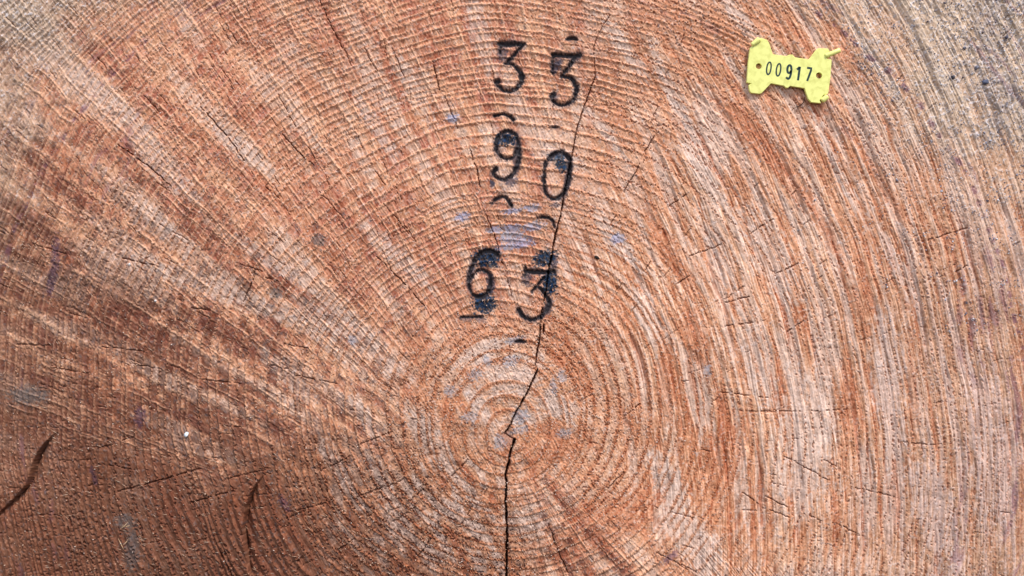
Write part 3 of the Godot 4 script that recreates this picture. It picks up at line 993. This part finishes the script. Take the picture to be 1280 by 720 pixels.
	for hole in [[h1, 3.7], [h2, 3.9]]:
		for k in 24:
			var u: Vector2 = Vector2.from_angle(axis_dir + TAU * k / 24.0) * hole[1]
			var w: Vector2 = Vector2.from_angle(axis_dir + TAU * (k + 1) / 24.0) * hole[1]
			var inward := Vector3(-u.x, u.y, 0)
			tri.call(place.call(hole[0] + u, thick), place.call(hole[0] + w, thick), place.call(hole[0] + w, 0.0), inward)
			tri.call(place.call(hole[0] + u, thick), place.call(hole[0] + w, 0.0), place.call(hole[0] + u, 0.0), inward)
	st.generate_normals()
	mesh_part("plate", st.commit(), yellow, root)
	# moulded pegs at the corners
	var peg := func(a: Vector2, b: Vector2, ra: float, rb: float, z: float, label: String) -> void:
		var o := mesh_part("peg", peg_mesh(place.call(a, z), place.call(b, z + 0.4), ra * U, rb * U), yellow, root)
		o.set_meta("label", label)
	peg.call(Vector2(1030.4, 71.2), Vector2(1046.6, 64.8), 3.2, 3.0, 3.0, "long peg sticking out at the upper right corner")
	peg.call(Vector2(939, 57.4), Vector2(946.4, 51.6), 3.0, 3.4, 3.6, "bent peg at the upper left corner")
	peg.call(Vector2(1026.4, 126.6), Vector2(1031.2, 122.6), 3.4, 3.4, 3.0, "broken peg at the lower right corner")
	# printed figures, a hair above the plate
	var black := plastic(Color(0.07, 0.20, 0.19), 0.5)
	var shapes := {
		"0": [[0.16, 0.22, 0.5, 0.0, 0.84, 0.22, 0.84, 0.78, 0.5, 1.0, 0.16, 0.78, 0.16, 0.22]],
		"9": [[0.84, 0.30, 0.72, 0.06, 0.5, 0.0, 0.26, 0.06, 0.14, 0.26, 0.26, 0.52, 0.5, 0.58, 0.74, 0.52, 0.84, 0.30, 0.84, 0.72, 0.70, 0.95, 0.45, 1.0, 0.16, 0.90]],
		"1": [[0.16, 0.24, 0.52, 0.05], [0.58, 0.0, 0.58, 1.0]],
		"7": [[0.10, 0.05, 0.94, 0.05], [0.84, 0.12, 0.42, 1.0]],
	}
	var turn := deg_to_rad(8.2)
	var spots := [["0", Vector2(959.2, 87.0), 0.95], ["0", Vector2(971.2, 88.9), 0.95], ["9", Vector2(984.2, 91.6), 1.4], ["1", Vector2(996.0, 93.4), 1.4], ["7", Vector2(1008.6, 94.4), 1.3]]
	for sp in spots:
		var g := SurfaceTool.new()
		g.begin(Mesh.PRIMITIVE_TRIANGLES)
		for line in shapes[sp[0]]:
			var pts := []
			for k in range(0, line.size(), 2):
				pts.append(sp[1] + Vector2((line[k] - 0.5) * 7.6, (line[k + 1] - 0.5) * 17.2).rotated(turn))
			if sp[0] in ["0", "9"]: pts = soften(pts, sp[0] == "0")
			ribbon(g, pts, sp[2], thick + 0.05, place)
		g.generate_normals()
		var o := mesh_part("printed_digit", g.commit(), black, root)
		o.set_meta("label", "dark green printed " + sp[0])


func soften(pts: Array, closed: bool) -> Array:
	for turn_no in 2:
		var out := []
		var n := pts.size()
		if not closed: out.append(pts[0])
		for i in n - 1:
			out.append(pts[i].lerp(pts[i + 1], 0.25))
			out.append(pts[i].lerp(pts[i + 1], 0.75))
		if closed: out.append(out[0])
		else: out.append(pts[n - 1])
		pts = out
	return pts


func ribbon(g: SurfaceTool, pts: Array, half: float, z: float, place: Callable) -> void:
	# a thin raised line with square ends
	var left := []
	var right := []
	var n := pts.size()
	for i in n:
		var a: Vector2 = pts[maxi(i - 1, 0)]
		var b: Vector2 = pts[mini(i + 1, n - 1)]
		if i == 0 and pts[0].is_equal_approx(pts[n - 1]): a = pts[n - 2]
		if i == n - 1 and pts[0].is_equal_approx(pts[n - 1]): b = pts[1]
		var d := (b - a).normalized().orthogonal()
		var sharp := 1.0
		if i > 0 and i < n - 1:
			var c := absf((pts[i] - pts[i - 1]).normalized().orthogonal().dot(d))
			sharp = minf(1.0 / maxf(c, 0.4), 1.8)
		left.append(pts[i] + d * half * sharp)
		right.append(pts[i] - d * half * sharp)
	for i in n - 1:
		var q := [place.call(left[i], z), place.call(left[i + 1], z), place.call(right[i + 1], z), place.call(right[i], z)]
		var low := [place.call(left[i], z - 0.12), place.call(left[i + 1], z - 0.12), place.call(right[i + 1], z - 0.12), place.call(right[i], z - 0.12)]
		for t in [[q[0], q[1], q[2]], [q[0], q[2], q[3]], [low[0], low[1], q[1]], [low[0], q[1], q[0]], [low[3], q[3], q[2]], [low[3], q[2], low[2]]]:
			var nrm: Vector3 = (t[1] - t[0]).cross(t[2] - t[0])
			g.set_smooth_group(-1)
			var order: Array = [0, 2, 1] if nrm.z > 0.0 else [0, 1, 2]
			for k in order: g.add_vertex(t[k])


func peg_mesh(a: Vector3, b: Vector3, ra: float, rb: float) -> ArrayMesh:
	# a short moulded pin, slightly flattened, with rounded ends
	var st := SurfaceTool.new()
	st.begin(Mesh.PRIMITIVE_TRIANGLES)
	var dir := (b - a).normalized()
	var side := dir.cross(Vector3(0, 0, 1)).normalized()
	var up := side.cross(dir).normalized()
	var prof := [[-0.8, 0.0], [-0.75, 0.6], [-0.45, 0.92], [0.0, 1.0]]
	var rings := []
	for q in prof: rings.append([a + dir * ra * q[0] * 0.6, ra * q[1]])
	rings.append([a.lerp(b, 0.5), lerpf(ra, rb, 0.5) * 0.97])
	for k in 4:
		var q: Array = prof[3 - k]
		rings.append([b - dir * rb * q[0] * 0.6, rb * q[1]])
	var seg := 14
	for rg in rings:
		for i in seg + 1:
			var t := TAU * i / seg
			st.add_vertex(rg[0] + side * cos(t) * rg[1] + up * sin(t) * rg[1] * 0.8)
	for j in rings.size() - 1:
		for i in seg:
			var v := j * (seg + 1) + i
			for o in [v, v + seg + 2, v + 1, v, v + seg + 1, v + seg + 2]: st.add_index(o)
	st.generate_normals()
	return st.commit()


# ---------------------------------------------------------------- loose bits lying on the face

func chip_mesh(rng: RandomNumberGenerator, long: float, lump: float) -> ArrayMesh:
	# an uneven little lump with flat faces
	var base := [Vector3(1, 0, 0), Vector3(-1, 0, 0), Vector3(0, 1, 0), Vector3(0, -1, 0), Vector3(0, 0, 1), Vector3(0, 0, -1)]
	var pts := []
	for p in base: pts.append(Vector3(p.x * long, p.y, p.z) * rng.randf_range(0.7, 1.2) + Vector3(rng.randf_range(-lump, lump), rng.randf_range(-lump, lump), rng.randf_range(-lump, lump)))
	var st := SurfaceTool.new()
	st.begin(Mesh.PRIMITIVE_TRIANGLES)
	for f in [[0, 2, 4], [2, 1, 4], [1, 3, 4], [3, 0, 4], [2, 0, 5], [1, 2, 5], [3, 1, 5], [0, 3, 5]]:
		st.set_smooth_group(-1)
		for k in [f[0], f[2], f[1]]: st.add_vertex(pts[k])
	st.generate_normals()
	return st.commit()


func scatter(base: String, m: Mesh, spots: Array, label: String, category: String) -> void:
	var mm := MultiMesh.new()
	mm.transform_format = MultiMesh.TRANSFORM_3D
	mm.use_colors = true
	mm.mesh = m
	mm.instance_count = spots.size()
	for i in spots.size():
		mm.set_instance_transform(i, spots[i][0])
		mm.set_instance_color(i, spots[i][1])
	var o := MultiMeshInstance3D.new()
	o.name = base
	o.multimesh = mm
	var mat := StandardMaterial3D.new()
	mat.vertex_color_use_as_albedo = true
	mat.roughness = 0.9
	o.material_override = mat
	add_child(o, true)
	tag_meta(o, label, category, "", "stuff")


func build_crumbs() -> void:
	var rng := RandomNumberGenerator.new()
	rng.seed = 2024
	# sawdust crumbs caught on the rough surface
	var dust := []
	var tones := [Color(0.60, 0.36, 0.25), Color(0.66, 0.46, 0.34), Color(0.50, 0.27, 0.17), Color(0.66, 0.52, 0.45)]
	while dust.size() < 12000:
		var p := Vector2(rng.randf_range(-14, 1294), rng.randf_range(-14, 734))
		var r := p.distance_to(PITH)
		var keep := 0.35 + 0.65 * exp(-r * r / 90000.0)
		if p.x > 900: keep *= 0.5
		if p.x < 420 and p.y > 380: keep *= 0.35
		if rng.randf() > keep * (0.12 + lip_at(p.x, p.y)): continue
		if na.get_noise_2d(p.x / 14.0 + 300.0, p.y / 14.0) < rng.randf_range(-0.5, 0.2): continue
		if ink[int(p.y - Y0) * NX + int(p.x - X0)] < 1.5: continue
		var size := rng.randf_range(0.4, 0.95) * U
		var b := Basis.from_euler(Vector3(rng.randf() * TAU, rng.randf() * TAU, rng.randf() * TAU)).scaled(Vector3.ONE * size)
		var c: Color = tones[rng.randi() % 4]
		c = c * rng.randf_range(0.7, 1.1)
		c.a = 1.0
		dust.append([Transform3D(b, face_point(p.x, p.y, height_at(p.x, p.y) + 0.25)), c])
	scatter("sawdust", chip_mesh(rng, 1.5, 0.25), dust, "fine pale sawdust crumbs scattered over the whole log end", "sawdust")
	# torn fibres lying along the saw marks
	var fibres := []
	while fibres.size() < 2600:
		var p := Vector2(rng.randf_range(-10, 1290), rng.randf_range(-10, 730))
		var d := p - PITH
		var to := (Vector2(850, 830) - p).angle()
		if p.x > 640:
			to = d.angle() + PI / 2
		if d.length() < 110 or (p.x > 640 and rng.randf() < 0.6): continue
		if na.get_noise_2d(p.x / 30.0, p.y / 30.0) < rng.randf_range(-0.3, 0.3): continue
		if ink[int(p.y - Y0) * NX + int(p.x - X0)] < 2.5: continue
		var a := -to + rng.randfn(0.0, 0.25)
		var long := rng.randf_range(2.0, 6.0) * U
		var b := Basis(Vector3(0, 0, 1), a) * Basis(Vector3(0, 1, 0), rng.randfn(0.0, 0.12))
		b = b * Basis.from_scale(Vector3(long, 0.28 * U, 0.28 * U))
		var c := Color(0.62, 0.36, 0.24).lerp(Color(0.68, 0.50, 0.38), rng.randf()) * rng.randf_range(0.6, 1.0)
		c.a = 1.0
		fibres.append([Transform3D(b, face_point(p.x, p.y, height_at(p.x, p.y) + 0.5)), c])
	scatter("wood_fibres", chip_mesh(rng, 1.0, 0.1), fibres, "thin torn wood fibres lying along the saw marks", "wood fibres")
	# grey grit at the upper right
	var grit := []
	while grit.size() < 1700:
		var p := Vector2(rng.randf_range(880, 1292), rng.randf_range(-12, 420))
		var t := (p.x - 1040.0) / 260.0 + (140.0 - p.y) / 420.0 + na.get_noise_2d(p.x / 26.0, p.y / 26.0) * 1.3
		if rng.randf() > t * 0.7: continue
		if p.x < 1060 and p.y < 150: continue
		var size := rng.randf_range(0.5, 1.4) * U * (1.7 if rng.randf() < 0.08 else 1.0)
		var b := Basis.from_euler(Vector3(rng.randf() * TAU, rng.randf() * TAU, rng.randf() * TAU)).scaled(Vector3.ONE * size)
		var c: Color = [Color(0.22, 0.21, 0.27), Color(0.42, 0.42, 0.50), Color(0.62, 0.62, 0.68), Color(0.16, 0.13, 0.16)][rng.randi() % 4]
		grit.append([Transform3D(b, face_point(p.x, p.y, height_at(p.x, p.y) + 0.3)), c])
	scatter("grit", chip_mesh(rng, 1.1, 0.3), grit, "grey mineral grit stuck to the outer wood at upper right", "grit")
	# single lumps that stand out
	var lump := func(base: String, x: float, y: float, size: float, long: float, a: float, c: Color, label: String, category: String, group := "") -> void:
		var o := mesh_part(base, lump_mesh(rng, size, long), plastic(c, 0.85), self)
		o.position = face_point(x, y, height_at(x, y) + size * 0.4)
		o.rotation.z = a
		tag_meta(o, label, category, group)
	lump.call("white_crumb", 230.5, 544, 2.6, 1.35, 1.2, Color(0.90, 0.93, 0.97), "bright white crumb, the largest one, on the brown lower left wood", "crumb")
	lump.call("white_crumb", 161, 330.5, 1.7, 1.0, 0.3, Color(0.86, 0.84, 0.84), "small white crumb right below a dark check at the far left", "crumb")
	lump.call("white_crumb", 193, 376, 1.4, 1.2, 0.0, Color(0.85, 0.83, 0.83), "tiny white crumb left of the pale pink streak", "crumb")
	lump.call("dirt_lump", 1190, 97, 2.2, 1.2, 0.5, Color(0.26, 0.25, 0.29), "dark dirt lump left of the bigger one at upper right", "dirt")
	lump.call("dirt_lump", 1232, 102.5, 2.9, 1.4, -0.2, Color(0.34, 0.36, 0.45), "largest blue grey dirt lump at upper right", "dirt")
	lump.call("dirt_lump", 1206, 60, 1.8, 1.2, 0.4, Color(0.36, 0.34, 0.38), "small dark dirt lump nearest the top edge at upper right", "dirt")
	lump.call("dirt_lump", 1222, 84, 2.1, 1.4, 1.0, Color(0.46, 0.45, 0.50), "grey dirt lump just above the largest dark one", "dirt")
	lump.call("dirt_lump", 1259, 46, 2.0, 1.4, 1.0, Color(0.36, 0.34, 0.40), "dark dirt lump nearest the upper right corner", "dirt")
	lump.call("dirt_lump", 746, 322, 2.0, 1.6, -0.4, Color(0.13, 0.10, 0.09), "single dark crumb right of the lower stamped 3", "dirt")
	# the curved dark fibre below the tag
	var o := mesh_part("curved_fibre", sweep([Vector2(1005.4, 121), Vector2(1004.8, 126), Vector2(1002, 130.6), Vector2(997.6, 133.6), Vector2(993, 134)], 0.55), plastic(Color(0.20, 0.12, 0.10), 0.8), self)
	tag_meta(o, "thin dark curved fibre hanging below the yellow tag", "fibre")
	# pale splinters at the lower left
	var k := 0
	for l in [[146, 664, 156, 655, "upper pale splinter of the crossed heap at lower left"], [147, 661, 158, 660, "flat pale splinter across the crossed heap at lower left"], [150, 684, 156, 676, "lowest pale splinter at lower left, leaning right"], [143, 676, 150, 690, "pale splinter at lower left, leaning left"]]:
		var sp := mesh_part("splinter", sweep([Vector2(l[0], l[1]), (Vector2(l[0], l[1]) + Vector2(l[2], l[3])) * 0.5 + Vector2(0.6, 0.5), Vector2(l[2], l[3])], 0.6), plastic(Color(0.80, 0.66, 0.52), 0.85), self)
		tag_meta(sp, l[4], "splinter")
		k += 1


func lump_mesh(rng: RandomNumberGenerator, size: float, long: float) -> ArrayMesh:
	var st := SurfaceTool.new()
	st.begin(Mesh.PRIMITIVE_TRIANGLES)
	var off := rng.randf() * 100.0
	for j in 7:
		for i in 11:
			var a := TAU * i / 10.0
			var b := PI * j / 6.0
			var d := Vector3(sin(b) * cos(a), sin(b) * sin(a), cos(b))
			var q := 1.0 + 0.8 * na.get_noise_3d(d.x * 1.6 + off, d.y * 1.6, d.z * 1.6)
			st.add_vertex(Vector3(d.x * long, d.y, d.z * 0.7) * q * size * U)
	for j in 6:
		for i in 10:
			var v := j * 11 + i
			for o in [v, v + 12, v + 1, v, v + 11, v + 12]: st.add_index(o)
	st.generate_normals()
	return st.commit()


func sweep(pts: Array, rad: float) -> ArrayMesh:
	var st := SurfaceTool.new()
	st.begin(Mesh.PRIMITIVE_TRIANGLES)
	var n := pts.size()
	for i in n:
		var p: Vector2 = pts[i]
		var c := face_point(p.x, p.y, height_at(p.x, p.y) + rad + 0.6)
		var d: Vector2 = (pts[mini(i + 1, n - 1)] - pts[maxi(i - 1, 0)]).normalized()
		var side := Vector3(-d.y, -d.x, 0)
		var w := rad * U * (0.25 if i == 0 or i == n - 1 else 1.0)
		for k in 7:
			var t := TAU * k / 6.0
			st.add_vertex(c + side * cos(t) * w + Vector3(0, 0, 1) * sin(t) * w)
	for i in n - 1:
		for k in 6:
			var v := i * 7 + k
			for o in [v, v + 8, v + 1, v, v + 7, v + 8]: st.add_index(o)
	st.generate_normals()
	return st.commit()
